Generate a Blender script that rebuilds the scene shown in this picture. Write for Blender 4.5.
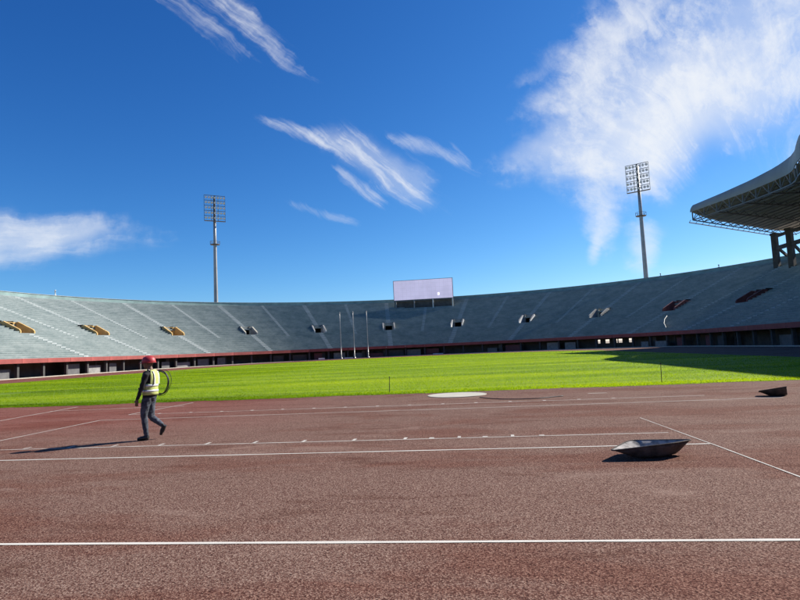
import bpy, bmesh, math, random
import numpy as np
from mathutils import Vector, Matrix, Euler

random.seed(7)
rng = np.random.default_rng(7)
for o in list(bpy.data.objects):
    bpy.data.objects.remove(o, do_unlink=True)
SC = bpy.context.scene
COL = SC.collection
R = math.radians

# ------------------------------------------------------------------ camera
HEAD, PITCH, ROLL = 0.1304, 0.0857, 0.0453
CAM_U, CAM_H = 13.8, 1.6
cam_d = bpy.data.cameras.new('camera')
cam = bpy.data.objects.new('camera', cam_d)
COL.objects.link(cam)
cam_d.sensor_width = 36.0
cam_d.lens = 582.0 / 800.0 * 36.0
cam_d.clip_start = 0.05
cam_d.clip_end = 9000
cam.matrix_world = (Matrix.Translation((CAM_U, 0, CAM_H)) @ Matrix.Rotation(HEAD, 4, 'Z')
                    @ Matrix.Rotation(math.pi / 2 + PITCH, 4, 'X') @ Matrix.Rotation(-ROLL, 4, 'Z'))
SC.camera = cam

# ------------------------------------------------------------------ sky, sun, exposure
SUN_AZ = math.atan2(0.825, 0.565)      # from +Y towards +X
SUN_EL = R(36)
world = bpy.data.worlds.new('World')
SC.world = world
world.use_nodes = True
WT = world.node_tree
WT.nodes.clear()


class NG:
    """small helper that writes node graphs"""
    def __init__(self, tree):
        self.t = tree

    def n(self, kind, **kw):
        nd = self.t.nodes.new(kind)
        for k, v in kw.items():
            setattr(nd, k, v)
        return nd

    def put(self, sock, v):
        if v is None:
            return
        if isinstance(v, bpy.types.NodeSocket):
            self.t.links.new(v, sock)
        else:
            sock.default_value = v

    def m(self, op, a, b=None, c=None, clamp=False):
        nd = self.n('ShaderNodeMath', operation=op, use_clamp=clamp)
        self.put(nd.inputs[0], a)
        self.put(nd.inputs[1], b)
        self.put(nd.inputs[2], c)
        return nd.outputs[0]

    def vm(self, op, a, b=None):
        nd = self.n('ShaderNodeVectorMath', operation=op)
        self.put(nd.inputs[0], a)
        self.put(nd.inputs[1], b)
        return nd.outputs['Value'] if op in ('DOT_PRODUCT', 'LENGTH') else nd.outputs[0]

    def xyz(self, x, y, z=0.0):
        nd = self.n('ShaderNodeCombineXYZ')
        self.put(nd.inputs[0], x)
        self.put(nd.inputs[1], y)
        self.put(nd.inputs[2], z)
        return nd.outputs[0]

    def noise(self, vec, scale, detail=4, rough=0.55, dist=0.0):
        nd = self.n('ShaderNodeTexNoise')
        self.put(nd.inputs['Vector'], vec)
        nd.inputs['Scale'].default_value = scale
        nd.inputs['Detail'].default_value = detail
        nd.inputs['Roughness'].default_value = rough
        nd.inputs['Distortion'].default_value = dist
        return nd.outputs[0]

    def step(self, x, lo, hi, a=0.0, b=1.0):
        nd = self.n('ShaderNodeMapRange', interpolation_type='SMOOTHSTEP')
        self.put(nd.inputs[0], x)
        nd.inputs[1].default_value = lo
        nd.inputs[2].default_value = hi
        nd.inputs[3].default_value = a
        nd.inputs[4].default_value = b
        return nd.outputs[0]

    def mix(self, fac, a, b, blend='MIX'):
        nd = self.n('ShaderNodeMix', data_type='RGBA', blend_type=blend)
        self.put(nd.inputs[0], fac)
        for s, v in ((nd.inputs[6], a), (nd.inputs[7], b)):
            if isinstance(v, (tuple, list)) and len(v) == 3:
                v = (*v, 1)
            self.put(s, v)
        return nd.outputs[2]

    def ramp(self, fac, stops):
        nd = self.n('ShaderNodeValToRGB')
        cr = nd.color_ramp
        while len(cr.elements) < len(stops):
            cr.elements.new(0.5)
        for e, (p, c) in zip(cr.elements, stops):
            e.position = p
            e.color = (*c, 1)
        self.put(nd.inputs[0], fac)
        return nd.outputs[0]


def build_world():
    g = NG(WT)
    sky = g.n('ShaderNodeTexSky', sky_type='NISHITA')
    sky.sun_disc = False
    sky.sun_elevation = SUN_EL
    sky.sun_rotation = SUN_AZ
    sky.altitude = 1400
    sky.air_density = 1.0
    sky.dust_density = 0.6
    sky.ozone_density = 2.2
    # clear high-altitude air: a deeper, more saturated blue than the model's default
    sc_ = g.n('ShaderNodeSeparateColor')
    g.put(sc_.inputs[0], g.mix(1.0, sky.outputs[0], (0.77, 0.975, 1.20), 'MULTIPLY'))
    cc_ = g.n('ShaderNodeCombineColor')
    g.put(cc_.inputs[0], g.m('MULTIPLY', g.m('POWER', sc_.outputs[0], 1.80), 0.265))
    g.put(cc_.inputs[1], g.m('MULTIPLY', g.m('POWER', sc_.outputs[1], 1.31), 0.476))
    g.put(cc_.inputs[2], g.m('MULTIPLY', sc_.outputs[2], 0.85))
    skyc = cc_.outputs[0]
    # cirrus: laid out on a plane tangent to the sky dome (fixed world directions)
    d = g.n('ShaderNodeTexCoord').outputs['Generated']
    F = (-math.sin(HEAD), math.cos(HEAD), 0)
    S = (math.cos(HEAD), math.sin(HEAD), 0)
    df = g.vm('DOT_PRODUCT', d, F)
    dfs = g.m('MAXIMUM', df, 0.05)
    s = g.m('DIVIDE', g.vm('DOT_PRODUCT', d, S), dfs)
    sep = g.n('ShaderNodeSeparateXYZ')
    g.put(sep.inputs[0], d)
    t = g.m('DIVIDE', sep.outputs[2], dfs)
    front = g.step(df, 0.15, 0.3)
    st = g.xyz(s, t, 0.0)
    # shared warps
    w1 = g.m('SUBTRACT', g.noise(st, 5.0, 2, 0.5), 0.5)
    w2 = g.m('SUBTRACT', g.noise(g.vm('ADD', st, (3.1, 7.7, 1.0)), 17.0, 4, 0.6), 0.5)
    warp = g.m('ADD', g.m('MULTIPLY', w1, 0.12), g.m('MULTIPLY', w2, 0.045))
    # three fibre fields: along the falling mares' tails, level, and fanning out
    def fibre(ang, fa, fb, seed):
        c_, s_ = math.cos(R(ang)), math.sin(R(ang))
        al = g.m('ADD', g.m('MULTIPLY', s, c_), g.m('MULTIPLY', t, s_))
        ac = g.m('ADD', g.m('SUBTRACT', g.m('MULTIPLY', t, c_), g.m('MULTIPLY', s, s_)), g.m('MULTIPLY', warp, 0.5))
        return g.noise(g.xyz(g.m('MULTIPLY', al, fa), g.m('MULTIPLY', ac, fb), seed), 1.0, 7, 0.60)
    f_tail = fibre(-41, 7, 74, 1.0)
    f_flat = fibre(-4, 5, 40, 5.0)
    px_, py_ = g.m('SUBTRACT', s, 0.66), g.m('SUBTRACT', t, 0.13)
    rad = g.m('SQRT', g.m('ADD', g.m('MULTIPLY', px_, px_), g.m('MULTIPLY', py_, py_)))
    ang = g.m('ADD', g.m('ARCTAN2', py_, px_), g.m('MULTIPLY', warp, 3.4))
    f_fan = g.noise(g.xyz(g.m('MULTIPLY', rad, 7.0), g.m('MULTIPLY', ang, 9.5), 9.0), 1.0, 8, 0.64)
    puff = g.noise(g.vm('ADD', st, g.xyz(warp, g.m('MULTIPLY', warp, 1.5), 0.0)), 10.0, 7, 0.63)
    puff2 = g.noise(g.vm('ADD', st, g.xyz(g.m('MULTIPLY', warp, 1.2), warp, 2.0)), 24.0, 6, 0.62)
    f_fan = g.m('ADD', g.m('MULTIPLY', f_fan, 0.46), g.m('MULTIPLY', puff, 0.54))
    f_tail = g.m('ADD', g.m('MULTIPLY', f_tail, 0.72), g.m('MULTIPLY', puff2, 0.28))
    f_flat = g.m('ADD', g.m('MULTIPLY', f_flat, 0.55), g.m('MULTIPLY', puff, 0.45))
    total = None
    #  P0, P1, width at P0, at P1, bend, amount, fibre field, softness
    strands = [
        # upper-left mares' tails
        ((-0.53, 0.77), (-0.19, 0.485), 0.056, 0.016, 0.012, 0.62, f_tail, .25),
        ((-0.36, 0.78), (-0.100, 0.458), 0.044, 0.010, -0.022, 0.78, f_tail, .19),
        ((-0.44, 0.78), (-0.16, 0.495), 0.050, 0.024, 0.0, 0.45, f_tail, .28),
        # middle group
        ((-0.250, 0.432), (-0.098, 0.350), 0.013, 0.015, 0.004, 0.85, f_tail, .18),
        ((-0.18, 0.410), (-0.005, 0.330), 0.016, 0.026, 0.0, 0.50, f_tail, .26),
        ((-0.145, 0.392), (0.085, 0.245), 0.030, 0.036, 0.012, 0.92, f_tail, .09, .35),
        ((-0.12, 0.335), (0.000, 0.243), 0.012, 0.022, 0.0, 0.80, f_tail, .18),
        ((-0.03, 0.385), (0.165, 0.285), 0.016, 0.013, 0.014, 0.72, f_tail, .17),
        ((0.09, 0.37), (0.15, 0.305), 0.006, 0.006, 0.0, 0.28, f_tail, .25),
        ((-0.21, 0.272), (-0.05, 0.218), 0.010, 0.012, 0.0, 0.45, f_tail, .24),
        # lens cloud low on the left
        ((-1.05, 0.222), (-0.405, 0.213), 0.052, 0.030, 0.016, 0.92, f_flat, .03, .60),
        ((-1.05, 0.192), (-0.48, 0.196), 0.024, 0.018, 0.0, 0.70, f_flat, .10),
        # great fan on the right
        ((0.30, 0.19), (0.95, 0.70), 0.050, 0.190, 0.040, 0.96, f_fan, .05, .50),
        ((0.19, 0.340), (0.80, 0.47), 0.050, 0.120, 0.0, 0.92, f_fan, .07, .45),
        ((0.15, 0.290), (0.60, 0.37), 0.030, 0.085, 0.0, 0.90, f_fan, .09, .40),
        ((0.27, 0.385), (0.66, 0.82), 0.060, 0.130, 0.0, 0.86, f_fan, .12),
        ((0.17, 0.390), (0.62, 0.53), 0.030, 0.110, 0.0, 0.80, f_fan, .13),
        ((0.18, 0.455), (0.55, 0.62), 0.018, 0.080, 0.0, 0.50, f_fan, .18),
        ((0.37, 0.125), (0.40, 0.34), 0.016, 0.075, 0.02, 0.80, f_fan, .10),
        ((0.330, 0.125), (0.36, 0.195), 0.014, 0.014, 0.0, 0.65, f_fan, .10),
        ((0.43, 0.095), (0.43, 0.220), 0.026, 0.034, 0.0, 0.70, f_fan, .08),
        ((0.66, 0.26), (0.90, 0.52), 0.050, 0.090, 0.0, 0.62, f_fan, .12),
        # thin veil near the horizon at the right
        ((0.36, 0.085), (1.05, 0.11), 0.035, 0.055, 0.0, 0.26, f_flat, .12),
    ]
    for i, (p0, p1, w0, w1_, bend, amt, fib, soft, *core) in enumerate(strands):
        dx, dy = p1[0] - p0[0], p1[1] - p0[1]
        L = math.hypot(dx, dy)
        ux, uy = dx / L, dy / L
        l = g.m('MULTIPLY_ADD', s, ux / L, g.m('MULTIPLY_ADD', t, uy / L, -(p0[0] * ux + p0[1] * uy) / L))
        nn = g.m('MULTIPLY_ADD', s, -uy, g.m('MULTIPLY_ADD', t, ux, p0[0] * uy - p0[1] * ux))
        if bend:
            nn = g.m('SUBTRACT', nn, g.m('MULTIPLY', g.m('MULTIPLY', l, g.m('SUBTRACT', 1.0, l)), 4 * bend))
        nw = g.m('MULTIPLY_ADD', warp, min(1.0, max(w0, w1_) * 16), nn)
        w = g.m('MAXIMUM', g.m('MULTIPLY_ADD', l, w1_ - w0, w0), 0.004)
        q = g.m('DIVIDE', nw, w)
        across = g.m('EXPONENT', g.m('MULTIPLY', g.m('MULTIPLY', q, q), -1.0))
        lw = g.m('MULTIPLY_ADD', w2, 0.35, l)
        along = g.m('MULTIPLY', g.step(lw, -0.08, 0.30), g.step(lw, 0.66, 1.10, 1.0, 0.0))
        env = g.m('MULTIPLY', across, along)
        dens = g.step(g.m('MULTIPLY_ADD', g.m('SUBTRACT', env, 1.0), 0.40, fib), soft + .06, soft + .66)
        dens = g.m('MULTIPLY', g.m('MULTIPLY', dens, g.step(env, 0.0, 0.5)), amt)
        if core:
            dens = g.m('MAXIMUM', dens, g.m('MULTIPLY', g.step(env, 0.15, 0.95), g.m('MULTIPLY_ADD', fib, core[0], core[0] * 0.45)))
        inv = g.m('SUBTRACT', 1.0, dens)
        total = inv if total is None else g.m('MULTIPLY', total, inv)
    dens = g.m('MULTIPLY', g.m('SUBTRACT', 1.0, total), front)
    # the same cirrus goes on over the rest of the sky, thinly
    hz = g.m('MAXIMUM', sep.outputs[2], 0.08)
    pl = g.xyz(g.m('DIVIDE', sep.outputs[0], hz), g.m('DIVIDE', sep.outputs[1], hz), 0.0)
    rest = g.noise(g.vm('MULTIPLY', pl, (0.5, 1.4, 1.0)), 1.3, 5, 0.62)
    rest = g.m('MULTIPLY', g.step(rest, 0.60, 0.84), 0.35)
    out_view = g.m('SUBTRACT', 1.0, g.m('MULTIPLY', g.step(df, 0.45, 0.65), g.step(sep.outputs[2], 0.75, 0.55)))
    rest = g.m('MULTIPLY', rest, out_view)
    dens = g.m('MAXIMUM', dens, rest)
    dens = g.m('MULTIPLY', dens, 0.93)
    col = g.mix(dens, skyc, (6.5, 6.7, 6.95))
    bg = g.n('ShaderNodeBackground')
    g.put(bg.inputs['Color'], col)
    bg.inputs['Strength'].default_value = 0.083
    out = g.n('ShaderNodeOutputWorld')
    WT.links.new(bg.outputs[0], out.inputs['Surface'])


build_world()
world.cycles.sampling_method = 'MANUAL'
world.cycles.sample_map_resolution = 256
sun_d = bpy.data.lights.new('sun', 'SUN')
sun_d.energy = 5.0
sun_d.angle = R(0.53)
sun_d.color = (1.0, 0.955, 0.88)
sun = bpy.data.objects.new('sun', sun_d)
COL.objects.link(sun)
to_sun = Vector((math.sin(SUN_AZ) * math.cos(SUN_EL), math.cos(SUN_AZ) * math.cos(SUN_EL), math.sin(SUN_EL)))
sun.rotation_euler = to_sun.to_track_quat('Z', 'Y').to_euler()
sun.location = to_sun * 300
SC.view_settings.view_transform = 'Standard'
SC.view_settings.look = 'None'
SC.view_settings.exposure = 0.75
SC.view_settings.gamma = 1.0
SC.view_settings.use_curve_mapping = False
SC.render.engine = 'CYCLES'


# ------------------------------------------------------------------ materials
def new_mat(name):
    m = bpy.data.materials.new(name)
    m.use_nodes = True
    t = m.node_tree
    b = t.nodes['Principled BSDF']
    return m, NG(t), b


def pos(g):
    return g.n('ShaderNodeNewGeometry').outputs['Position']


def mat(name, col, rough=0.7, metal=0.0, var=0.25, scale=3.0, bump=0.0, bscale=40.0, spec=0.4, dirt=None):
    m, g, b = new_mat(name)
    p = g.n('ShaderNodeTexCoord').outputs['Object']
    f = g.noise(p, scale, 6, 0.6)
    lo = tuple(c * (1 - var) for c in col)
    hi = tuple(min(1, c * (1 + var)) for c in col)
    c = g.ramp(f, [(0.3, lo), (0.7, hi)])
    if dirt:
        c = g.mix(g.step(g.noise(p, scale * 0.35, 5, 0.65), 0.5, 0.72, 0, 0.6), c, dirt)
    g.put(b.inputs['Base Color'], c)
    b.inputs['Roughness'].default_value = rough
    b.inputs['Metallic'].default_value = metal
    b.inputs['Specular IOR Level'].default_value = spec
    if bump:
        bn = g.n('ShaderNodeBump')
        bn.inputs['Strength'].default_value = bump
        bn.inputs['Distance'].default_value = 0.01
        g.put(bn.inputs['Height'], g.noise(p, bscale, 4, 0.6))
        g.put(b.inputs['Normal'], bn.outputs[0])
    return m


M = {}


def build_track_mat():
    m, g, b = new_mat('tartan')
    p = pos(g)
    v = g.n('ShaderNodeTexVoronoi', feature='F1')
    g.put(v.inputs['Vector'], p)
    v.inputs['Scale'].default_value = 98
    sp = g.n('ShaderNodeSeparateColor')
    g.put(sp.inputs[0], v.outputs['Color'])
    gran = sp.outputs[0]
    clump = g.noise(p, 48, 3, 0.6)
    x = g.m('ADD', g.m('MULTIPLY', gran, 0.45), g.m('MULTIPLY', clump, 0.62))
    c = g.ramp(x, [(0.24, (0.026, 0.012, 0.009)), (0.42, (0.096, 0.045, 0.034)),
                   (0.60, (0.176, 0.100, 0.075)), (0.80, (0.33, 0.236, 0.182))])
    # broad patches: redder damp bands, darker washed-over bands, pale dust
    big = g.noise(g.vm('MULTIPLY', p, (0.20, 0.55, 1.0)), 1.0, 5, 0.62, 0.4)
    c = g.mix(g.step(big, 0.47, 0.62, 0, 0.75), c, (0.80, 0.58, 0.52), 'MULTIPLY')
    sm = g.noise(g.vm('ADD', g.vm('MULTIPLY', p, (0.45, 1.5, 1.0)), (9.0, 4.0, 0.0)), 1.0, 5, 0.65, 0.8)
    c = g.mix(g.step(sm, 0.54, 0.70, 0, 0.62), c, (0.60, 0.47, 0.42), 'MULTIPLY')
    du = g.noise(g.vm('ADD', g.vm('MULTIPLY', p, (0.35, 1.1, 1.0)), (21.0, 8.0, 0.0)), 1.0, 5, 0.65, 0.6)
    c = g.mix(g.step(du, 0.56, 0.74, 0, 0.32), c, (0.34, 0.24, 0.19))
    # older, pinker surfacing towards the long-jump end
    sx = g.n('ShaderNodeSeparateXYZ')
    g.put(sx.inputs[0], p)
    pink = g.m('MULTIPLY', g.step(g.m('MULTIPLY_ADD', big, 6.0, sx.outputs[0]), 5.5, 14.5, 1.0, 0.0),
               g.step(sx.outputs[1], 9.0, 17.0))
    c = g.mix(g.m('MULTIPLY', pink, 0.75), c, (1.12, 0.66, 0.66), 'MULTIPLY')
    g.put(b.inputs['Base Color'], c)
    b.inputs['Roughness'].default_value = 0.9
    b.inputs['Specular IOR Level'].default_value = 0.06
    bn = g.n('ShaderNodeBump')
    bn.inputs['Strength'].default_value = 0.55
    bn.inputs['Distance'].default_value = 0.006
    g.put(bn.inputs['Height'], g.m('ADD', v.outputs['Distance'], g.m('MULTIPLY', clump, 1.2)))
    g.put(b.inputs['Normal'], bn.outputs[0])
    return m


M['track'] = build_track_mat()


def build_grass_mat(name, blade):
    m, g, b = new_mat(name)
    p = pos(g)
    streak = g.noise(g.vm('MULTIPLY', p, (0.035, 0.26, 0.0)), 1.0, 5, 0.60, 0.5)
    fine = g.noise(g.vm('MULTIPLY', p, (0.7, 1.6, 0.0)), 1.0, 4, 0.6)
    x = g.m('ADD', g.m('MULTIPLY', streak, 0.80), g.m('MULTIPLY', fine, 0.20))
    if blade:
        at = g.n('ShaderNodeAttribute', attribute_name='tone')
        x = g.m('ADD', x, g.m('MULTIPLY', g.m('SUBTRACT', at.outputs['Fac'], 0.5), 0.10))
    c = g.ramp(x, [(0.30, (0.068, 0.138, 0.005)), (0.48, (0.190, 0.300, 0.005)), (0.66, (0.335, 0.430, 0.008))])
    dry = g.noise(g.vm('MULTIPLY', p, (0.12, 0.35, 0.0)), 1.0, 5, 0.65, 0.5)
    c = g.mix(g.step(dry, 0.55, 0.75, 0, 0.45), c, (0.175, 0.185, 0.030))
    if not blade:
        c = g.mix(0.25, c, (0.085, 0.085, 0.030))
    g.put(b.inputs['Base Color'], c)
    b.inputs['Roughness'].default_value = 0.7
    b.inputs['Specular IOR Level'].default_value = 0.06
    if blade:
        tr = g.n('ShaderNodeBsdfTranslucent')
        g.put(tr.inputs['Color'], g.mix(1.0, c, (1.35, 1.3, 0.6), 'MULTIPLY'))
        mx = g.n('ShaderNodeMixShader')
        mx.inputs[0].default_value = 0.62
        m.node_tree.links.new(b.outputs[0], mx.inputs[1])
        m.node_tree.links.new(tr.outputs[0], mx.inputs[2])
        out = m.node_tree.nodes['Material Output']
        m.node_tree.links.new(mx.outputs[0], out.inputs['Surface'])
    return m


M['turf'] = build_grass_mat('turf_soil', False)
M['blade'] = build_grass_mat('grass_blade', True)


def build_seat_mat(name, lo, hi, stain):
    m, g, b = new_mat(name)
    p = pos(g)
    f = g.noise(p, 0.35, 6, 0.65)
    fine = g.noise(g.vm('MULTIPLY', p, (1.2, 1.2, 3.5)), 1.0, 5, 0.7)
    c = g.ramp(g.m('ADD', g.m('MULTIPLY', f, 0.6), g.m('MULTIPLY', fine, 0.4)), [(0.36, lo), (0.62, hi)])
    c = g.mix(g.step(g.noise(p, 0.9, 5, 0.7, 0.8), 0.58, 0.75, 0, 0.5), c, stain)
    # weathering streaks that run down the tiers
    g.put(b.inputs['Base Color'], c)
    b.inputs['Roughness'].default_value = 0.5
    b.inputs['Specular IOR Level'].default_value = 0.4
    return m


M['riser'] = build_seat_mat('tier_concrete', (0.160, 0.195, 0.190), (0.290, 0.315, 0.300), (0.120, 0.150, 0.148))
M['seat'] = build_seat_mat('tier_seat_paint', (0.148, 0.188, 0.184), (0.275, 0.308, 0.296), (0.112, 0.145, 0.144))
M['aisle'] = mat('aisle_concrete', (0.37, 0.39, 0.38), 0.8, var=0.18, scale=0.8)
M['rim'] = mat('rim_paint', (0.22, 0.31, 0.29), 0.7, var=0.25, scale=0.4)
M['red'] = mat('red_paint', (0.33, 0.075, 0.062), 0.65, var=0.22, scale=0.6, dirt=(0.30, 0.14, 0.12))
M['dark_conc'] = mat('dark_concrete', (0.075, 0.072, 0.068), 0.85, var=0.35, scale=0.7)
M['conc'] = mat('grey_concrete', (0.27, 0.265, 0.25), 0.85, var=0.3, scale=1.2, dirt=(0.14, 0.13, 0.12))
M['pale'] = mat('pale_concrete', (0.43, 0.40, 0.32), 0.85, var=0.15, scale=1.5, bump=0.2)
M['white'] = mat('white_paint', (0.78, 0.78, 0.76), 0.6, var=0.10, scale=2.0)
M['ochre'] = mat('ochre_paint', (0.56, 0.36, 0.13), 0.75, var=0.25, scale=0.8)
M['maroon'] = mat('maroon_paint', (0.17, 0.060, 0.060), 0.75, var=0.25, scale=0.8)
M['cream'] = mat('cream_paint', (0.66, 0.64, 0.56), 0.75, var=0.15, scale=0.8)
M['vom'] = mat('grey_white_paint', (0.42, 0.43, 0.42), 0.75, var=0.2, scale=0.8, dirt=(0.22, 0.22, 0.21))
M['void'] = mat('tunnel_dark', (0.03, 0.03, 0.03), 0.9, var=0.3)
M['galv'] = mat('galvanised_steel', (0.33, 0.32, 0.30), 0.45, 0.6, var=0.12, scale=0.6)
M['steel_dark'] = mat('dark_steel', (0.10, 0.10, 0.105), 0.5, 0.3, var=0.25, scale=1.5)
M['steel_grey'] = mat('grey_steel', (0.15, 0.15, 0.148), 0.5, 0.2, var=0.2, scale=1.5)
M['roof'] = mat('roof_sheet', (0.30, 0.29, 0.265), 0.55, 0.1, var=0.14, scale=0.25)
M['lamp_glass'] = mat('lamp_glass', (0.72, 0.73, 0.74), 0.12, 0.0, var=0.05, spec=0.8)
M['tray'] = mat('black_tray', (0.080, 0.070, 0.062), 0.85, 0.0, var=0.5, scale=9, bump=0.5, spec=0.15, dirt=(0.14, 0.115, 0.10))
M['tray_in'] = mat('dusty_tray_inside', (0.30, 0.28, 0.26), 0.9, var=0.5, scale=12, spec=0.1)  # dust colour made paler to carry the sunlit look of the inner wall
M['hose'] = mat('black_hose', (0.018, 0.018, 0.018), 0.5, var=0.2)
M['stick'] = mat('rusty_stake', (0.06, 0.045, 0.035), 0.8, var=0.3)
M['wood'] = mat('pale_plank', (0.50, 0.36, 0.20), 0.8, var=0.2)
M['ground'] = mat('dry_ground', (0.30, 0.24, 0.17), 0.95, var=0.3, scale=0.05)
M['jacket'] = mat('black_cotton', (0.016, 0.016, 0.018), 0.9, var=0.35, scale=18, bump=0.4, bscale=60)
M['jeans'] = mat('grey_denim', (0.055, 0.063, 0.080), 0.9, var=0.7, scale=8, bump=0.4, bscale=80)
M['skin'] = mat('dark_skin', (0.13, 0.068, 0.046), 0.5, var=0.12, scale=14)
M['shoe'] = mat('black_boot', (0.02, 0.02, 0.02), 0.5, var=0.3)
M['vest'] = mat('lime_vest', (0.50, 0.55, 0.18), 0.75, var=0.18, scale=9, bump=0.3, bscale=30)
M['tape'] = mat('reflective_tape', (0.72, 0.73, 0.74), 0.35, 0.2, var=0.08)
M['helmet'] = mat('red_helmet', (0.40, 0.03, 0.036), 0.5, var=0.15, spec=0.5)
M['eye'] = mat('eye_white', (0.55, 0.53, 0.50), 0.3, var=0.05)


def build_line_mat(name, lo, hi, paint):
    m, g, b = new_mat(name)
    p = pos(g)
    wear = g.noise(p, 60, 4, 0.7)
    patch = g.noise(p, 1.4, 4, 0.6)
    k = g.step(g.m('MULTIPLY_ADD', patch, 0.5, wear), lo, hi, 0, 0.85)
    c = g.mix(k, paint, (0.20, 0.125, 0.10))
    g.put(b.inputs['Base Color'], c)
    b.inputs['Roughness'].default_value = 0.9
    b.inputs['Specular IOR Level'].default_value = 0.08
    bn = g.n('ShaderNodeBump')
    bn.inputs['Strength'].default_value = 0.4
    bn.inputs['Distance'].default_value = 0.005
    g.put(bn.inputs['Height'], g.noise(p, 90, 3, 0.6))
    g.put(b.inputs['Normal'], bn.outputs[0])
    return m


M['line'] = build_line_mat('line_paint', 0.80, 1.06, (0.58, 0.545, 0.48))
M['line_worn'] = build_line_mat('line_paint_worn', 0.70, 0.98, (0.54, 0.50, 0.44))


def build_screen_mat(name, col, e):
    m, g, b = new_mat(name)
    p = g.n('ShaderNodeTexCoord').outputs['Object']
    sp = g.n('ShaderNodeSeparateXYZ')
    g.put(sp.inputs[0], p)
    fx = g.m('ABSOLUTE', g.m('SUBTRACT', g.m('FRACT', g.m('DIVIDE', sp.outputs[0], 1.28)), 0.5))
    fz = g.m('ABSOLUTE', g.m('SUBTRACT', g.m('FRACT', g.m('DIVIDE', sp.outputs[2], 1.28)), 0.5))
    seam = g.step(g.m('MAXIMUM', fx, fz), 0.46, 0.485)
    c = g.mix(g.step(g.noise(p, 0.25, 3, 0.5), 0.35, 0.65), tuple(x * 0.94 for x in col), tuple(x * 1.05 for x in col))
    c = g.mix(g.m('MULTIPLY', seam, 0.3), c, (0.30, 0.28, 0.36))
    g.put(b.inputs['Base Color'], c)
    g.put(b.inputs['Emission Color'], c)
    b.inputs['Emission Strength'].default_value = e
    b.inputs['Roughness'].default_value = 0.5
    return m


M['screen'] = build_screen_mat('led_screen', (0.50, 0.46, 0.60), 0.48)  # faint glow added so the blank lavender face stays bright
M['led'] = build_screen_mat('led_lit_module', (0.95, 0.95, 1.0), 1.0)  # emissive white for the small bright spot


# ------------------------------------------------------------------ mesh helpers
class MB:
    def __init__(self):
        self.v, self.f, self.mi = [], [], []

    def add(self, verts, faces, mi=0):
        b = len(self.v)
        self.v.extend(tuple(x) for x in verts)
        for f in faces:
            self.f.append(tuple(b + i for i in f))
            self.mi.append(mi)
        return self

    def box(self, c, size, rot=None, mi=0):
        hx, hy, hz = size[0] / 2, size[1] / 2, size[2] / 2
        pts = [Vector((x, y, z)) for x in (-hx, hx) for y in (-hy, hy) for z in (-hz, hz)]
        if rot is not None:
            pts = [rot @ p for p in pts]
        c = Vector(c)
        return self.add([p + c for p in pts],
                        [(0, 1, 3, 2), (4, 6, 7, 5), (0, 4, 5, 1), (2, 3, 7, 6), (0, 2, 6, 4), (1, 5, 7, 3)], mi)

    def hexa(self, p, mi=0):
        """8 corners: bottom loop 0-3, top loop 4-7"""
        return self.add(p, [(3, 2, 1, 0), (4, 5, 6, 7), (0, 1, 5, 4), (1, 2, 6, 5), (2, 3, 7, 6), (3, 0, 4, 7)], mi)

    def beam(self, a, b, w, h=None, mi=0):
        a, b = Vector(a), Vector(b)
        h = h or w
        d = b - a
        L = d.length
        q = d.to_track_quat('X', 'Z').to_matrix()
        return self.box((a + b) / 2, (L, w, h), q, mi)

    def tube(self, pts, rad, n=8, mi=0, cap=True, ell=None):
        pts = [Vector(p) for p in pts]
        if not isinstance(rad, (list, tuple)):
            rad = [rad] * len(pts)
        base = len(self.v)
        up = None
        for i, p in enumerate(pts):
            d = (pts[min(i + 1, len(pts) - 1)] - pts[max(i - 1, 0)]).normalized()
            if up is None:
                up = Vector((0, 1, 0)) if abs(d.y) < 0.9 else Vector((1, 0, 0))
            x = up.cross(d).normalized()
            y = d.cross(x).normalized()
            up = y
            for k in range(n):
                a = 2 * math.pi * k / n
                e = ell[i] if ell else 1.0
                self.v.append(tuple(p + x * (math.cos(a) * rad[i]) + y * (math.sin(a) * rad[i] * e)))
        for i in range(len(pts) - 1):
            for k in range(n):
                a = base + i * n + k
                b = base + i * n + (k + 1) % n
                self.f.append((a, b, b + n, a + n))
                self.mi.append(mi)
        if cap:
            self.f.append(tuple(base + k for k in range(n - 1, -1, -1)))
            self.mi.append(mi)
            e = base + (len(pts) - 1) * n
            self.f.append(tuple(e + k for k in range(n)))
            self.mi.append(mi)
        return self

    def lathe(self, prof, n=24, c=(0, 0, 0), mi=0):
        base = len(self.v)
        for r, z in prof:
            for k in range(n):
                a = 2 * math.pi * k / n
                self.v.append((c[0] + r * math.cos(a), c[1] + r * math.sin(a), c[2] + z))
        for i in range(len(prof) - 1):
            for k in range(n):
                a = base + i * n + k
                b = base + i * n + (k + 1) % n
                self.f.append((a, b, b + n, a + n))
                self.mi.append(mi)
        return self

    def mesh(self, name, mats, smooth=False):
        me = bpy.data.meshes.new(name)
        me.from_pydata(self.v, [], self.f)
        for m in (mats if isinstance(mats, (list, tuple)) else [mats]):
            me.materials.append(m)
        if len(me.materials) > 1:
            me.polygons.foreach_set('material_index', self.mi)
        if smooth:
            me.polygons.foreach_set('use_smooth', [True] * len(me.polygons))
        me.update()
        return me

    def build(self, name, mats, parent=None, smooth=False, loc=None):
        return link(name, self.mesh(name, mats, smooth), parent, loc)


def link(name, me, parent=None, loc=None, rotz=None):
    o = bpy.data.objects.new(name, me)
    COL.objects.link(o)
    if parent is not None:
        o.parent = parent
    if loc is not None:
        o.location = loc
    if rotz is not None:
        o.rotation_euler = (0, 0, rotz)
    return o


def tag(o, label=None, cat=None, group=None, kind=None):
    if label:
        o['label'] = label
    if cat:
        o['category'] = cat
    if group:
        o['group'] = group
    if kind:
        o['kind'] = kind
    return o


def thing(name, label, cat, loc=(0, 0, 0), rotz=0, group=None):
    o = link(name, None, None, loc, rotz)
    o.empty_display_size = 0.3
    return tag(o, label, cat, group)


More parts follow.
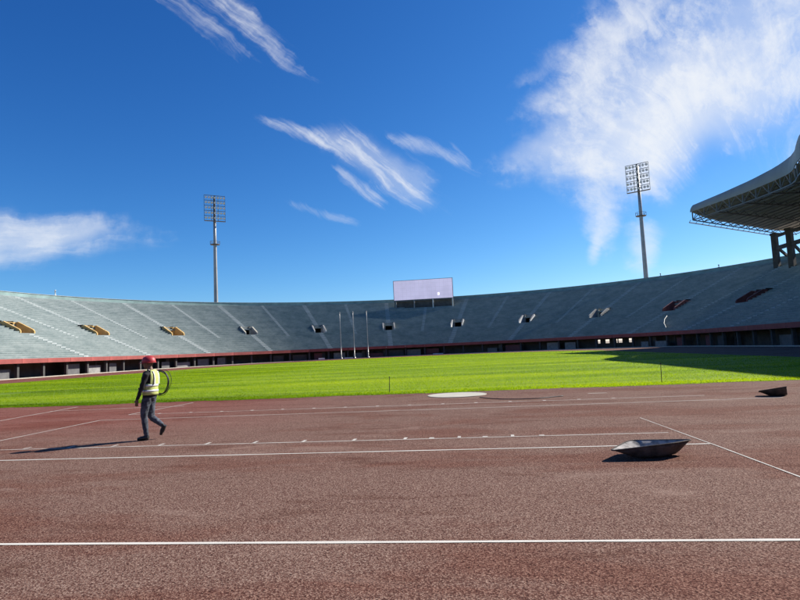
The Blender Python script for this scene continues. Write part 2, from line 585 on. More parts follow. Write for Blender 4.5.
# ------------------------------------------------------------------ stadium plan
VC, VN = 99.2, 16.0            # centres of the far and the near bend
R0, R1 = 50.0, 85.6            # wall line and rim
NROW = 42
ROW_R0, ROW_Z0 = 50.35, 2.5
DR = (85.3 - ROW_R0) / NROW
DZ = (16.75 - ROW_Z0) / NROW


def terr_z(r):
    return ROW_Z0 + (r - ROW_R0) / DR * DZ


class St:
    """a station along the ring: centre and outward normal"""
    def __init__(self, kind, val):
        self.kind, self.val = kind, val
        if kind == 'far':
            self.c, self.n = Vector((0, VC, 0)), Vector((math.cos(val), math.sin(val), 0))
        elif kind == 'near':
            self.c, self.n = Vector((0, VN, 0)), Vector((math.cos(val), math.sin(val), 0))
        elif kind == 'right':
            self.c, self.n = Vector((0, val, 0)), Vector((1, 0, 0))
        else:
            self.c, self.n = Vector((0, val, 0)), Vector((-1, 0, 0))

    def p(self, r, z):
        q = self.c + self.n * r
        return (q.x, q.y, z)

    def rotz(self):
        return math.atan2(self.n.y, self.n.x)


VOM = [('left', 70.0), ('left', 89.6)] + [('far', R(a)) for a in
      (171.2, 153.0, 134.9, 117.5, 99.9, 82.6, 65.2, 47.5, 29.3, 11.0)] + [('right', 92.0)]
VHALF = 1.55
V_IN, V_OUT = 62.3, 65.0
row_in = round((V_IN - ROW_R0) / DR)
row_out = round((V_OUT - ROW_R0) / DR)
V_IN = ROW_R0 + row_in * DR
V_OUT = ROW_R0 + row_out * DR


def ring_stations():
    out = []
    def spread(kind, a, b, n, extra):
        vals = sorted(set([round(a + (b - a) * i / n, 6) for i in range(n + 1)] + [round(e, 6) for e in extra]))
        if a > b:
            vals = vals[::-1]
        return [St(kind, v) for v in vals]
    hv = VHALF / 63.5
    ex = {'right': [], 'far': [], 'left': []}
    for k, v in VOM:
        h = hv if k == 'far' else VHALF
        ex[k] += [v - h, v + h]
    out += spread('right', VN, VC, 20, ex['right'])
    out += spread('far', 0.0, math.pi, 110, ex['far'])[1:]
    out += spread('left', VC, VN, 20, ex['left'])[1:]
    out += spread('near', math.pi, 2 * math.pi, 40, [])[1:]
    return out


RING = ring_stations()


def is_hole(a, b):
    if a.kind != b.kind and not (a.kind == 'right' and b.kind == 'far'):
        return False
    kind = b.kind
    if kind == 'near':
        return False
    av = a.val if a.kind == b.kind else b.val
    mid = (av + b.val) / 2
    for k, v in VOM:
        h = VHALF / 63.5 if k == 'far' else VHALF
        if k == kind and abs(mid - v) < h - 1e-6:
            return True
    return False


bowl = thing('stadium_bowl', 'grey-green concrete terraced bowl with red parapet curving round the pitch', 'stadium')

# ------------------------------------------------------------------ ground, track, pitch
def sheet(name, ring_pts, z, m, holes=None):
    me = bpy.data.meshes.new(name)
    bm = bmesh.new()
    vs = [bm.verts.new((x, y, z)) for x, y in ring_pts]
    bm.faces.new(vs)
    bmesh.ops.triangulate(bm, faces=bm.faces[:])
    bmesh.ops.recalc_face_normals(bm, faces=bm.faces[:])
    for f in bm.faces:
        if f.normal.z < 0:
            f.normal_flip()
    bm.to_mesh(me)
    bm.free()
    me.materials.append(m)
    return link(name, me)


g0 = sheet('ground', [(3500 * math.cos(a), 3500 * math.sin(a)) for a in np.linspace(0, 2 * math.pi, 48, endpoint=False)],
           -0.02, M['ground'])
tag(g0, kind='structure')
tr_pts = [St('right', v).p(R0 + 6, 0)[:2] for v in (VN, VC)]
tr_pts += [St('far', a).p(R0 + 6, 0)[:2] for a in np.linspace(0, math.pi, 90)[1:]]
tr_pts += [St('left', VN).p(R0 + 6, 0)[:2]]
tr_pts += [St('near', a).p(R0 + 6, 0)[:2] for a in np.linspace(math.pi, 2 * math.pi, 60)[1:-1]]
track = sheet('running_track', tr_pts, 0.0, M['track'])
tag(track, kind='structure')

GE = 34.0                      # half width of the turf
GV = 21.25                     # near edge of the turf


def edge_v(u):
    return GV + 0.10 * math.sin(u * 0.9) + 0.06 * math.sin(u * 2.3 + 1) + 0.05 * math.sin(u * 6.1 + .5)


gp = [(u, edge_v(u)) for u in np.linspace(-GE, GE, 240)]
gp += [(GE, VC)] + [St('far', a).p(GE, 0)[:2] for a in np.linspace(0, math.pi, 70)[1:-1]] + [(-GE, VC)]
pitch = sheet('pitch', gp, 0.006, M['turf'])
tag(pitch, kind='structure')


def grass_blades():
    P = []
    def area(n, v0, v1, u0, u1):
        u = rng.uniform(u0, u1, n)
        v = rng.uniform(v0, v1, n)
        return u, v
    specs = [  # count, v range, u range, height, width
        (26000, 21.0, 22.6, -8, 26, .048, .022),
        (120000, 21.2, 34, -14, 34, .040, .024),
        (120000, 34, 62, -34, 34, .042, .040),
        (110000, 62, 134, -34, 34, .045, .070),
        (60000, 34, 75, -34, -5, .042, .040),
    ]
    V, T = [], []
    for n, v0, v1, u0, u1, h, w in specs:
        u, v = area(n, v0, v1, u0, u1)
        ev = GV + 0.10 * np.sin(u * 0.9) + 0.06 * np.sin(u * 2.3 + 1) + 0.05 * np.sin(u * 6.1 + .5)
        keep = (v > ev - 0.12 * rng.random(n) ** 2) & ((v < VC) | (np.hypot(u, v - VC) < GE)) & (np.abs(u) < GE)
        u, v = u[keep], v[keep]
        n = len(u)
        a = rng.uniform(0, 2 * np.pi, n)
        hh = h * rng.uniform(0.45, 1.15, n)
        ww = w * rng.uniform(0.6, 1.3, n) / 2
        lean = rng.normal(0, 0.022, (n, 2))
        b0 = np.stack([u - np.cos(a) * ww, v - np.sin(a) * ww, np.full(n, 0.004)], 1)
        b1 = np.stack([u + np.cos(a) * ww, v + np.sin(a) * ww, np.full(n, 0.004)], 1)
        tip = np.stack([u + lean[:, 0], v + lean[:, 1], hh], 1)
        V.append(np.stack([b0, b1, tip], 1).reshape(-1, 3))
        T.append(np.repeat(rng.random(n), 3))
    V = np.concatenate(V).astype(np.float32)
    T = np.concatenate(T).astype(np.float32)
    nf = len(V) // 3
    me = bpy.data.meshes.new('grass')
    me.vertices.add(len(V))
    me.vertices.foreach_set('co', V.ravel())
    me.loops.add(len(V))
    me.loops.foreach_set('vertex_index', np.arange(len(V), dtype=np.int32))
    me.polygons.add(nf)
    me.polygons.foreach_set('loop_start', np.arange(0, len(V), 3, dtype=np.int32))
    me.update(calc_edges=True)
    at = me.attributes.new('tone', 'FLOAT', 'POINT')
    at.data.foreach_set('value', T)
    me.materials.append(M['blade'])
    o = link('grass', me)
    tag(o, 'short bright green grass covering the stadium pitch', 'grass', kind='stuff')


grass_blades()


# painted lines: children of the track
def strip(name, pts, w, z=0.004, jag=0.0, m='line_worn'):
    """flat painted strip along a polyline in plan"""
    mb = MB()
    P = [Vector((x, y, 0)) for x, y in pts]
    fine = []
    for a, b in zip(P[:-1], P[1:]):
        n = max(1, int((b - a).length / 0.25))
        fine += [a.lerp(b, i / n) for i in range(n)]
    fine.append(P[-1])
    L, Rr = [], []
    for i, p in enumerate(fine):
        d = (fine[min(i + 1, len(fine) - 1)] - fine[max(i - 1, 0)]).normalized()
        s = Vector((-d.y, d.x, 0))
        j = 1 + random.uniform(-jag, jag)
        L.append((p + s * w / 2 * j))
        Rr.append((p - s * w / 2 * j))
    vs = [(*p.xy, z) for p in L] + [(*p.xy, z) for p in Rr]
    n = len(fine)
    mb.add(vs, [(i, i + n, i + n + 1, i + 1) for i in range(n - 1)])
    return mb.build(name, M[m], track)


strip('line_marking', [(-6, 4.78), (9.4, 4.93), (16.2, 5.0), (24, 5.06)], 0.05, jag=.16, m='line')
strip('line_marking', [(-4, 9.22), (9.1, 9.31), (17.13, 9.36)], 0.05, jag=.16, m='line')
strip('line_marking', [(-4, 10.40), (6.96, 10.48), (16.9, 10.53)], 0.045, z=.0045, jag=.2)
strip('line_marking', [(3.08, 15.42), (11.65, 15.50), (21.2, 15.72)], 0.05, jag=.2)
strip('line_marking', [(3.09, 16.76), (11.4, 16.86), (19.8, 16.93)], 0.05, z=.0045, jag=.14)
strip('line_marking', [(16.98, 12.6), (17.13, 9.6), (17.15, 9.30)], 0.022, z=.0055, jag=.14)
strip('line_marking', [(17.15, 9.30), (17.24, 7.1), (17.30, 5.3)], 0.026, z=.0055, jag=.2)
strip('line_marking', [(3.22, 11.4), (3.08, 15.42)], 0.05, z=.0055, jag=.2)
strip('line_marking', [(-0.6, 15.2), (-1.0, 17.6), (-1.39, 20.5)], 0.06, z=.0045, jag=.2)
strip('line_marking', [(-1.3, 18.95), (1.87, 19.2), (3.56, 19.25)], 0.06, z=.0055, jag=.2)
strip('line_marking', [(3.07, 16.76), (3.2, 20.6)], 0.06, z=.0062, jag=.12)
strip('line_marking', [(17.06, 18.79), (17.62, 18.75)], 0.09, z=.0045, jag=.1)
# tick marks along the two runways, shared mesh
tick_me = MB().add([(-.028, 0, 0), (.028, 0, 0), (.035, .20, 0), (-.025, .21, 0)], [(0, 1, 2, 3)]).mesh('tick_mark', M['line_worn'])
dot_me = MB().add([(-.045, .0, 0), (.045, .0, 0), (.048, .12, 0), (-.04, .125, 0)], [(0, 1, 2, 3)]).mesh('tick_mark', M['line_worn'])
for u in (2.9, 3.9, 4.86, 5.8, 6.72, 7.68, 8.62, 9.56, 10.5, 11.45, 12.39, 13.36, 14.3):
    link('tick_mark', tick_me, track, (u, 10.50 + 0.005 * u / 10, 0.0075))
for u in (12.87, 13.82, 14.8):
    link('tick_mark', dot_me, track, (u, 10.51, 0.0075))
for u in (4.03, 5.04, 6.02, 6.98, 7.92, 8.88, 9.82, 10.78, 11.72, 12.68, 13.63, 14.59, 15.54, 16.49, 17.42):
    link('tick_mark', dot_me, track, (u, 16.78 + (u - 4) * 0.010, 0.0075))

# outer kerb of the track
mb = MB()
st_k = [s for s in RING]
for a, b in zip(st_k, st_k[1:] + st_k[:1]):
    q = [(48.75, -.01), (49.05, -.01), (49.05, .13), (48.75, .13)]
    A = [a.p(r, z) for r, z in q]
    B = [b.p(r, z) for r, z in q]
    mb.add(A + B, [(0, 4, 5, 1), (1, 5, 6, 2), (2, 6, 7, 3), (3, 7, 4, 0)])
tag(mb.build('kerb', M['pale']), kind='structure')

# ------------------------------------------------------------------ the bowl
mb = MB()
nst = len(RING)
for i in range(nst):
    a, b = RING[i], RING[(i + 1) % nst]
    hole = is_hole(a, b)
    for k in range(NROW):
        if hole and row_in <= k < row_out:
            continue
        r = ROW_R0 + k * DR
        z = ROW_Z0 + k * DZ
        # riser in two bands (bench front above a darker gap) and the tread
        q = [(r, z), (r, z + DZ * .38), (r - .035, z + DZ * .40), (r - .035, z + DZ), (r + .36, z + DZ), (r + DR, z + DZ)]
        A = [a.p(x, y) for x, y in q]
        B = [b.p(x, y) for x, y in q]
        n = len(q)
        for j in range(n - 1):
            mb.add([A[j], A[j + 1], B[j + 1], B[j]], [(0, 3, 2, 1)], 0 if j in (0, 4) else 1)
mb.build('terrace', [M['riser'], M['seat']], bowl)


def ring_extrude(prof, stations, name, m, closed=False, parent=bowl):
    mb = MB()
    n = len(prof)
    seq = list(zip(stations, stations[1:] + stations[:1])) if closed else list(zip(stations[:-1], stations[1:]))
    for a, b in seq:
        A = [a.p(r, z) for r, z in prof]
        B = [b.p(r, z) for r, z in prof]
        mb.add(A + B, [(j, j + n, (j + 1) % n + n, (j + 1) % n) for j in range(n)])
    return mb.build(name, m, parent)


ring_extrude([(85.32, 15.9), (85.62, 15.9), (85.62, 17.66), (85.32, 17.66)], RING, 'rim_wall', M['rim'], True)
ring_extrude([(85.22, 17.662), (85.72, 17.662), (85.72, 17.76), (85.22, 17.76)], RING, 'rim_coping', M['aisle'], True)
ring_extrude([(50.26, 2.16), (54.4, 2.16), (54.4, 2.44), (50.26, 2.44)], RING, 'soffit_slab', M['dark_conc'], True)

# the recessed ground-level wall with daylight openings near the right bend
GAPS = [R(a) for a in (41.5, 38.9, 36.6, 35.2, 32.2)]
near_st = [s for s in RING if s.kind == 'near' or (s.kind in ('right', 'left') and s.val < 40)]


def wall_piece(kind, v0, v1, z0, z1, mb):
    n = max(1, int(abs(v1 - v0) * (54 if kind in ('far', 'near') else 1) / 4))
    for i in range(n):
        a = St(kind, v0 + (v1 - v0) * i / n)
        b = St(kind, v0 + (v1 - v0) * (i + 1) / n)
        mb.hexa([a.p(53.6, z0), a.p(53.9, z0), b.p(53.9, z0), b.p(53.6, z0),
                 a.p(53.6, z1), a.p(53.9, z1), b.p(53.9, z1), b.p(53.6, z1)])


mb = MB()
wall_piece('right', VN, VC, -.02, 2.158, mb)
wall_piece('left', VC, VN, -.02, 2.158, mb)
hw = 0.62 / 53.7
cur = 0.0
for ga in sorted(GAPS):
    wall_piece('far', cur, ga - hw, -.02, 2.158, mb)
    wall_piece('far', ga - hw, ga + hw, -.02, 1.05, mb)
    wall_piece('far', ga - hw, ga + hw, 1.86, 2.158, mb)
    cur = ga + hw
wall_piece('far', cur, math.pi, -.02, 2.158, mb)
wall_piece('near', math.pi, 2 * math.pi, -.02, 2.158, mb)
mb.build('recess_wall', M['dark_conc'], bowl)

# bays: red parapet panels, columns, infill boards
BAY = 4.9
bays = []
v = 30.0
while v < VC - 2:
    bays.append((St('right', v), St('right', v + (VC - 30) / 14)))
    v += (VC - 30) / 14
nb = 32
for i in range(nb):
    bays.append((St('far', math.pi * i / nb), St('far', math.pi * (i + 1) / nb)))
v = VC
for i in range(14):
    bays.append((St('left', v), St('left', v - (VC - 30) / 14)))
    v -= (VC - 30) / 14


def panel_mesh(a, b, r0, r1, z0, z1, gap, name, m, ntop=2):
    A, B = Vector(a.p(r0, 0)), Vector(b.p(r0, 0))
    d = (B - A).normalized()
    A2, B2 = Vector(a.p(r1, 0)), Vector(b.p(r1, 0))
    g_ = d * gap / 2
    pts = [A + g_, B - g_, B2 - g_, A2 + g_]
    c = sum(pts, Vector()) / 4
    mb = MB()
    mb.hexa([(p - c) + Vector((0, 0, z0)) for p in pts] + [(p - c) + Vector((0, 0, z1)) for p in pts])
    return mb.mesh(name, m), c


for i, (a, b) in enumerate(bays):
    me, c = panel_mesh(a, b, 49.96, 50.24, 2.13, 2.78, .05, 'parapet_panel', M['red'])
    link('parapet_panel', me, bowl, c)
for s, r_ in ((near_st, 0),):
    ring_extrude([(49.96, -.02), (50.24, -.02), (50.24, 2.82), (49.96, 2.82)],
                 [St('left', 30)] + [St('left', VN)] + [x for x in RING if x.kind == 'near'][:-1] + [St('right', VN), St('right', 30)],
                 'parapet_wall', M['red'])
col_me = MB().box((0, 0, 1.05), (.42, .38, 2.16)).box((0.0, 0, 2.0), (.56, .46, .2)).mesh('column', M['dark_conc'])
for i, (a, b) in enumerate(bays):
    p = a.p(50.75, 0)
    link('column', col_me, bowl, (p[0], p[1], 0), a.rotz())
# infill boards, benches and doors in the recess (uneven, some bays left open)
r2 = random.Random(3)
for i, (a, b) in enumerate(bays):
    if b.kind == 'far' and any(abs((b.val if a.kind != 'far' else (a.val + b.val) / 2) - ga) < .06 for ga in GAPS):
        continue
    x = r2.random()
    if x < 0.25:
        continue
    f0 = r2.uniform(.06, .3)
    f1 = r2.uniform(.6, .95)
    def lerp(f):
        if a.kind == b.kind:
            return St(a.kind, a.val + (b.val - a.val) * f)
        return b
    aa, bb = lerp(f0), lerp(f1)
    if (Vector(aa.p(51, 0)) - Vector(bb.p(51, 0))).length < .5:
        continue
    h = r2.choice([1.1, 1.35, 1.6, 1.75])
    me, c = panel_mesh(aa, bb, 51.3, 51.4, -.02, h, 0, 'infill_board', r2.choice([M['conc'], M['conc'], M['steel_grey'], M['dark_conc'], M['maroon']]))
    link('infill_board', me, bowl, c)
    if x > .6:
        # a split door leaf beside the board
        cc, dd = lerp(max(0.02, f0 - .2)), lerp(f0 - .02)
        me, c = panel_mesh(cc, dd, 52.4, 52.5, -.02, 1.95, 0, 'service_door', M['steel_dark'])
        link('service_door', me, bowl, c)


# aisles: stepped pale strips
def aisle_mesh(ra, rb, w=1.2):
    ka = round((ra - ROW_R0) / DR)
    kb = round((rb - ROW_R0) / DR)
    mb = MB()
    for k in range(ka, kb):
        r = ROW_R0 + k * DR - .075
        z = ROW_Z0 + k * DZ
        for j in (0, 1):
            x0, x1 = r + j * DR / 2, r + (j + 1) * DR / 2 + .03
            zt = z + (j + 1) * DZ / 2 + .03 - (0.002 * j)
            mb.box(((x0 + x1) / 2, 0, (zt + z - .12) / 2), (x1 - x0, w + random.uniform(-.03, .03), zt - z + .12))
    return mb.mesh('aisle', M['aisle'])


AIS = {'up': aisle_mesh(V_OUT + .9, 85.0), 'low': aisle_mesh(50.6, V_IN - .2), 'mid': aisle_mesh(60.4, 85.0, .8)}


def put_aisle(kind, st):
    link('aisle', AIS[kind], bowl, tuple(st.c), st.rotz())


for k, v in VOM:
    put_aisle('up', St(k, v))
    put_aisle('low', St(k, v))
for (k, v), (k2, v2) in zip(VOM[:-1], VOM[1:]):
    if k == k2:
        put_aisle('mid', St(k, (v + v2) / 2))
put_aisle('mid', St('far', R(179.6)))
put_aisle('mid', St('far', R(2.0)))


# vomitories
def vomitory(st, paint, inner):
    e = link('vomitory', None, bowl, tuple(st.c), st.rotz())
    zf = ROW_Z0 + row_in * DZ + .02
    zt = ROW_Z0 + row_out * DZ
    for s in (-1, 1):
        y0, y1 = s * 1.42, s * 1.68
        y0, y1 = min(y0, y1), max(y0, y1)
        a, b = V_IN - .15, V_OUT + .42
        prof = [(a, zf - .5), (b, zf - .5), (b, zt + .8), (b - .7, zt + .8), (a + .2, terr_z(a) + .7), (a, terr_z(a) + .5)]
        mb = MB()
        n = len(prof)
        vs = [(x, y0, z) for x, z in prof] + [(x, y1, z) for x, z in prof]
        fs = [tuple(range(n)), tuple(range(2 * n - 1, n - 1, -1))]
        fs += [(j, j + n, (j + 1) % n + n, (j + 1) % n) for j in range(n)]
        mb.add(vs, fs)
        w = mb.build('side_wall', paint, e)
        cp = MB()
        cp.hexa([(a + .2, y0 - .04, terr_z(a) + .703), (a + .2, y1 + .04, terr_z(a) + .703), (b - .7, y1 + .04, zt + .803), (b - .7, y0 - .04, zt + .803),
                 (a + .2, y0 - .04, terr_z(a) + .77), (a + .2, y1 + .04, terr_z(a) + .77), (b - .7, y1 + .04, zt + .87), (b - .7, y0 - .04, zt + .87)])
        cp.build('coping', inner, w)
    MB().box(((V_IN + V_OUT) / 2 - .1, 0, zf - .12), (V_OUT - V_IN + .5, 2.836, .2)).build('landing', M['pale'], e)
    bw = MB()
    # lintel wall over a doorway 2.1 m high
    bw.box((V_OUT + .25, 0, (zf + 2.05 + zt + .8) / 2), (.3, 2.836, zt + .8 - zf - 2.05))
    bw.box((V_OUT + .25, -1.19, zf + .97), (.3, .47, 2.15))
    bw.box((V_OUT + .25, 1.19, zf + .97), (.3, .47, 2.15))
    bw.build('doorway_wall', inner, e)
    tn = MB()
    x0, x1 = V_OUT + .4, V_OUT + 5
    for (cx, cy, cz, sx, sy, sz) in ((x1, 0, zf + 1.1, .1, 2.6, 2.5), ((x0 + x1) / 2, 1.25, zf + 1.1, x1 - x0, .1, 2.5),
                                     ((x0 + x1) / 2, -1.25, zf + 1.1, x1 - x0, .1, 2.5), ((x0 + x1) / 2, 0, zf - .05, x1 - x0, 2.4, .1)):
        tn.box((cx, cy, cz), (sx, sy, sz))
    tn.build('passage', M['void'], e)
    return e


for i, (k, v) in enumerate(VOM):
    if i <= 3:
        p, q = M['ochre'], M['ochre']
    elif i == 4:
        p, q = M['conc'], M['pale']
    elif i <= 8:
        p, q = M['vom'], M['conc']
    elif i == 9:
        p, q = M['conc'], M['pale']
    else:
        p, q = M['maroon'], M['maroon']
    vomitory(St(k, v), p, q)

# ------------------------------------------------------------------ covered stand roof on the right
roof = thing('grandstand_roof', 'sweeping grey cantilever roof on steel trusses over the right-hand stand', 'roof')
EDGE = [(107.0, 52.0, 1.25), (99, 53.9, 1.45), (92, 55.2, 1.75), (86, 55.7, 2.0), (81.5, 55.4, 2.35), (78, 54.4, 2.7), (75, 53.0, 3.0),
        (71.5, 51.6, 3.2), (66, 51.4, 3.3), (58, 52.0, 3.3), (48, 52.0, 3.3), (36, 52.2, 3.2), (22, 52.2, 2.4), (9, 52, 1.3)]
ZT = 24.7


def edge_at(v):
    vs = [e[0] for e in EDGE][::-1]
    u = float(np.interp(v, vs, [e[1] for e in EDGE][::-1]))
    h = float(np.interp(v, vs, [e[2] for e in EDGE][::-1]))
    return u, h


def back_v(v):
    if v > 74:
        return v + 30 * ((v - 74) / 33)
    if v < 42:
        return v - 30 * ((42 - v) / 33)
    return v


def rp(v, q, z):
    u, h = edge_at(v)
    return Vector((u + (84.5 - u) * q, v + (back_v(v) - v) * q, z))


def zdeck(v, q):
    return zbot(v, q) + 1.56 - .82 * min(1, q / .16)


def zbot(v, q):
    u, h = edge_at(v)
    zf = ZT - h - 1.45
    return zf + (22.2 - zf) * min(1, q / .72) if q <= .72 else 22.2 + (q - .72) * 2.0


VS = list(np.linspace(107, 9, 50))
QS = [0.012, .12, .24, .36, .48, .60, .72, .86, 1.0]
mb = MB()
for j in range(len(VS) - 1):
    for k in range(len(QS) - 1):
        c = [(VS[j], QS[k]), (VS[j], QS[k + 1]), (VS[j + 1], QS[k + 1]), (VS[j + 1], QS[k])]
        lo = [rp(a, b, zdeck(a, b)) for a, b in c]
        hi = [p + Vector((0, 0, .16)) for p in lo]
        mb.add(lo + hi, [(3, 2, 1, 0), (4, 5, 6, 7)] + ([(0, 1, 5, 4)] if j == 0 else []) + ([(2, 3, 7, 6)] if j == len(VS) - 2 else [])
               + ([(1, 2, 6, 5)] if k == len(QS) - 2 else []))
mb.build('roof_deck', M['roof'], roof)
# fascia: tapering band, curled back at its top
mb = MB()
prof_n = 6
prev = None
for v in VS:
    u, h = edge_at(v)
    ring = []
    for i in range(prof_n):
        f = i / (prof_n - 1)
        ring.append(Vector((u + .55 * f ** 2.2, v, ZT - h + h * f)))
    back = [p + Vector((.12, 0, 0)) for p in ring]
    loop = ring + back[::-1]
    if prev:
        n = len(loop)
        mb.add(prev + loop, [(i, (i + 1) % n, (i + 1) % n + n, i + n) for i in range(n)])
    else:
        mb.add(loop, [tuple(range(len(loop)))])
    prev = loop
mb.add(prev, [tuple(range(len(prev) - 1, -1, -1))])
mb.build('fascia', M['roof'], roof)
# front truss: chords, posts and braces
tv = list(np.linspace(106.6, 9.4, 31))
mb = MB()
for a, b in zip(tv[:-1], tv[1:]):
    mb.beam(rp(a, .006, zbot(a, 0)), rp(b, .006, zbot(b, 0)), .16)
mb.build('truss_chord', M['steel_grey'], roof)
for i, a in enumerate(tv):
    u, h = edge_at(a)
    MB().beam(rp(a, .006, zbot(a, 0) + .06), rp(a, .006, ZT - h + .1), .16, .16).build('truss_post', M['steel_grey'], roof)
    if i < len(tv) - 1:
        b = tv[i + 1]
        m_ = (a + b) / 2
        um, hm = edge_at(m_)
        ub, hb = edge_at(b)
        MB().beam(rp(a, .007, zbot(a, 0) + .05), rp(m_, .007, ZT - hm + .05), .09).build('truss_brace', M['steel_grey'], roof)
        MB().beam(rp(m_, .007, ZT - hm + .04), rp(b, .007, zbot(b, 0) + .04), .09).build('truss_brace', M['steel_grey'], roof)
# cross trusses (front to back) and purlins
cv = tv[::2]
for v in cv:
    mb = MB()
    qs = np.linspace(.01, .97, 13)
    for a, b in zip(qs[:-1], qs[1:]):
        mb.beam(rp(v, a, zbot(v, a)), rp(v, b, zbot(v, b)), .15)
        m_ = (a + b) / 2
        mb.beam(rp(v, a, zbot(v, a) + .03), rp(v, m_, zdeck(v, m_) - .1), .09)
        mb.beam(rp(v, m_, zdeck(v, m_) - .1), rp(v, b, zbot(v, b) + .03), .09)
    mb.build('roof_truss', M['steel_dark'], roof)
for q in (.05, .1, .15, .2, .25, .3, .35, .4, .45, .5, .55, .6, .65, .7, .84, .97):
    mb = MB()
    for a, b in zip(cv[:-1], cv[1:]):
        mb.beam(rp(a, q, zbot(a, q) + .16), rp(b, q, zbot(b, q) + .16), .13)
    mb.build('purlin', M['steel_grey'] if q in (.1, .2, .3, .4, .5, .6) else M['steel_dark'], roof)
    mb = MB()
    for a, b in zip(cv[:-1], cv[1:]):
        mb.beam(rp(a, q, zdeck(a, q) - .08), rp(b, q, zdeck(b, q) - .08), .14)
    mb.build('purlin', M['steel_dark'], roof)
# end catwalk: slender lit rail along the far end
mb = MB()
for a, b in zip(np.linspace(.0, .7, 15)[:-1], np.linspace(.0, .7, 15)[1:]):
    mb.beam(rp(107, a, zbot(107, a) - .25) + Vector((-.1, .5, 0)), rp(107, b, zbot(107, b) - .25) + Vector((-.1, .5, 0)), .14)
    mb.beam(rp(107, a, zbot(107, a) - .25) + Vector((-.1, .5, 0)), rp(107, a, zbot(107, a) + .1) + Vector((0, -.05, 0)), .06)
mb.build('end_rail', M['galv'], roof)
# columns on the upper tiers, with two beams between neighbours
prevc = None
for v in [x for i, x in enumerate(tv) if x > 73 or i % 2 == 0]:
    b = rp(v, .72, 0)
    zt_ = zbot(v, .72) - .08
    # terrace level here
    if b.y > VC:
        rr = math.hypot(b.x, b.y - VC)
    else:
        rr = b.x
    zb = terr_z(rr) - .5
    q = (rp(v, 1, 0) - rp(v, 0, 0)).to_track_quat('X', 'Z').to_matrix()
    cb = MB()
    cb.box((0, 0, (zb + zt_) / 2), (1.2, .95, zt_ - zb), q)
    cb.box((0, 0, zt_ - .3), (1.6, 1.15, .4), q)
    co = cb.build('column', M['dark_conc'], roof, loc=(b.x, b.y, 0))
    if prevc is not None:
        for zz, hh in ((-.75, .55), (-3.2, .8)):
            p0 = Vector((prevc.x, prevc.y, 22.1 + zz))
            p1 = Vector((b.x, b.y, 22.1 + zz))
            MB().beam(p0, p1, .45, hh).build('crossbeam', M['dark_conc'], roof)
    # raking strut behind the column
    bk = rp(v, .86, 0)
    MB().beam((bk.x, bk.y, zb + 3.0), (b.x, b.y, zt_ - 2.6), .4, .5).build('raking_strut', M['dark_conc'], roof)
    prevc = b

# ------------------------------------------------------------------ scoreboard
sb = thing('scoreboard', 'blank lavender screen on short legs at the top of the far terrace', 'scoreboard', (-2.2, 177.3, 0))
MB().box((0, .25, 19.85), (18.4, .5, 6.2)).build('cabinet', M['steel_grey'], sb)
scr = MB().box((0, -.03, 19.85), (18.1, .06, 5.95)).build('screen', M['screen'], sb)
MB().box((4.7, -.08, 18.25), (.5, .04, .75)).build('lit_module', M['led'], scr)  # small emissive patch, a bright spot on the face
for x in (-8.6, -2.9, 2.9, 8.9):
    MB().box((x, .2, 15.0), (.34, .34, 3.6)).build('leg', M['cream'] if x > 2 else M['conc'], sb)
MB().box((0, .2, 16.55), (18.2, .22, .25)).build('crossbeam', M['steel_dark'], sb)
MB().box((0, 1.0, 15.4), (18.2, .2, 2.4)).build('back_panel', M['dark_conc'], sb)

# ------------------------------------------------------------------ floodlight masts
lamp_me = MB()
lamp_me.lathe([(.05, -.28), (.2, -.26), (.36, .05), (.38, .12), (.36, .13)], 12, (0, 0, 0), 0)
lamp_me.lathe([(.0, .10), (.2, .105), (.35, .11)], 12, (0, 0, 0), 1)
lamp_mesh = lamp_me.mesh('lamp', [M['steel_dark'], M['lamp_glass']], True)


def mast(x, y, label, face, ztop):
    t = thing('floodlight_mast', label, 'floodlight', (x, y, 0), 0, 'floodlight masts behind the bowl')
    MB().lathe([(.95, 0), (.95, .6), (.78, .65), (.62, 20), (.48, 38), (.34, ztop - .4), (.0, ztop - .38)], 20).build('pole', M['galv'], t, True)
    ang = math.atan2(face[1] - y, face[0] - x)
    e = link('lamp_rack', None, t, (0, 0, 0), ang)     # local +x looks at the pitch
    w, h = 6.3, 8.0
    zb = ztop - h
    fr = MB()
    rows, cols = 5, 7
    for i in range(rows + 1):
        zz = zb + i * h / rows
        fr.box((.55, 0, zz if i else zb - .0), (.14, w, .14 if i else .3))
    for j in range(4):
        yy = -w / 2 + j * w / 3
        fr.box((.42, yy, zb + h / 2), (.10, .10, h))
    fr.box((.35, 0, zb + h / 2), (.3, .45, h))
    fr.box((.9, 0, zb - .1), (.9, w * .98, .06))
    fr.build('frame', M['steel_grey'], e)
    for i in range(rows):
        for j in range(cols):
            o = link('lamp', lamp_mesh, e, (.86, -w / 2 + (j + .5) * w / cols, zb + (i + .55) * h / rows))
            o.rotation_euler = (0, math.radians(90 + 18), random.uniform(-.25, .25))
    pz = 36.5
    pf = MB()
    pf.lathe([(.45, 0), (1.45, 0), (1.45, .12), (.45, .12)], 20, (0, 0, pz))
    pf.lathe([(1.42, 1.0), (1.48, 1.0), (1.48, 1.07), (1.42, 1.07), (1.42, 1.0)], 20, (0, 0, pz))
    for k in range(10):
        a = 2 * math.pi * k / 10
        pf.box((1.44 * math.cos(a), 1.44 * math.sin(a), pz + .55), (.06, .06, 1.0))
    pf.build('service_platform', M['steel_dark'], t)
    return t


mast(-65.0, 168.4, 'floodlight mast at the left with dark lamp rack, rising beyond the sunlit terrace', (0, 80), 51.8)
mast(61.7, 171.3, 'floodlight mast at the right, in front of the big white cloud', (0, 60), 51.6)

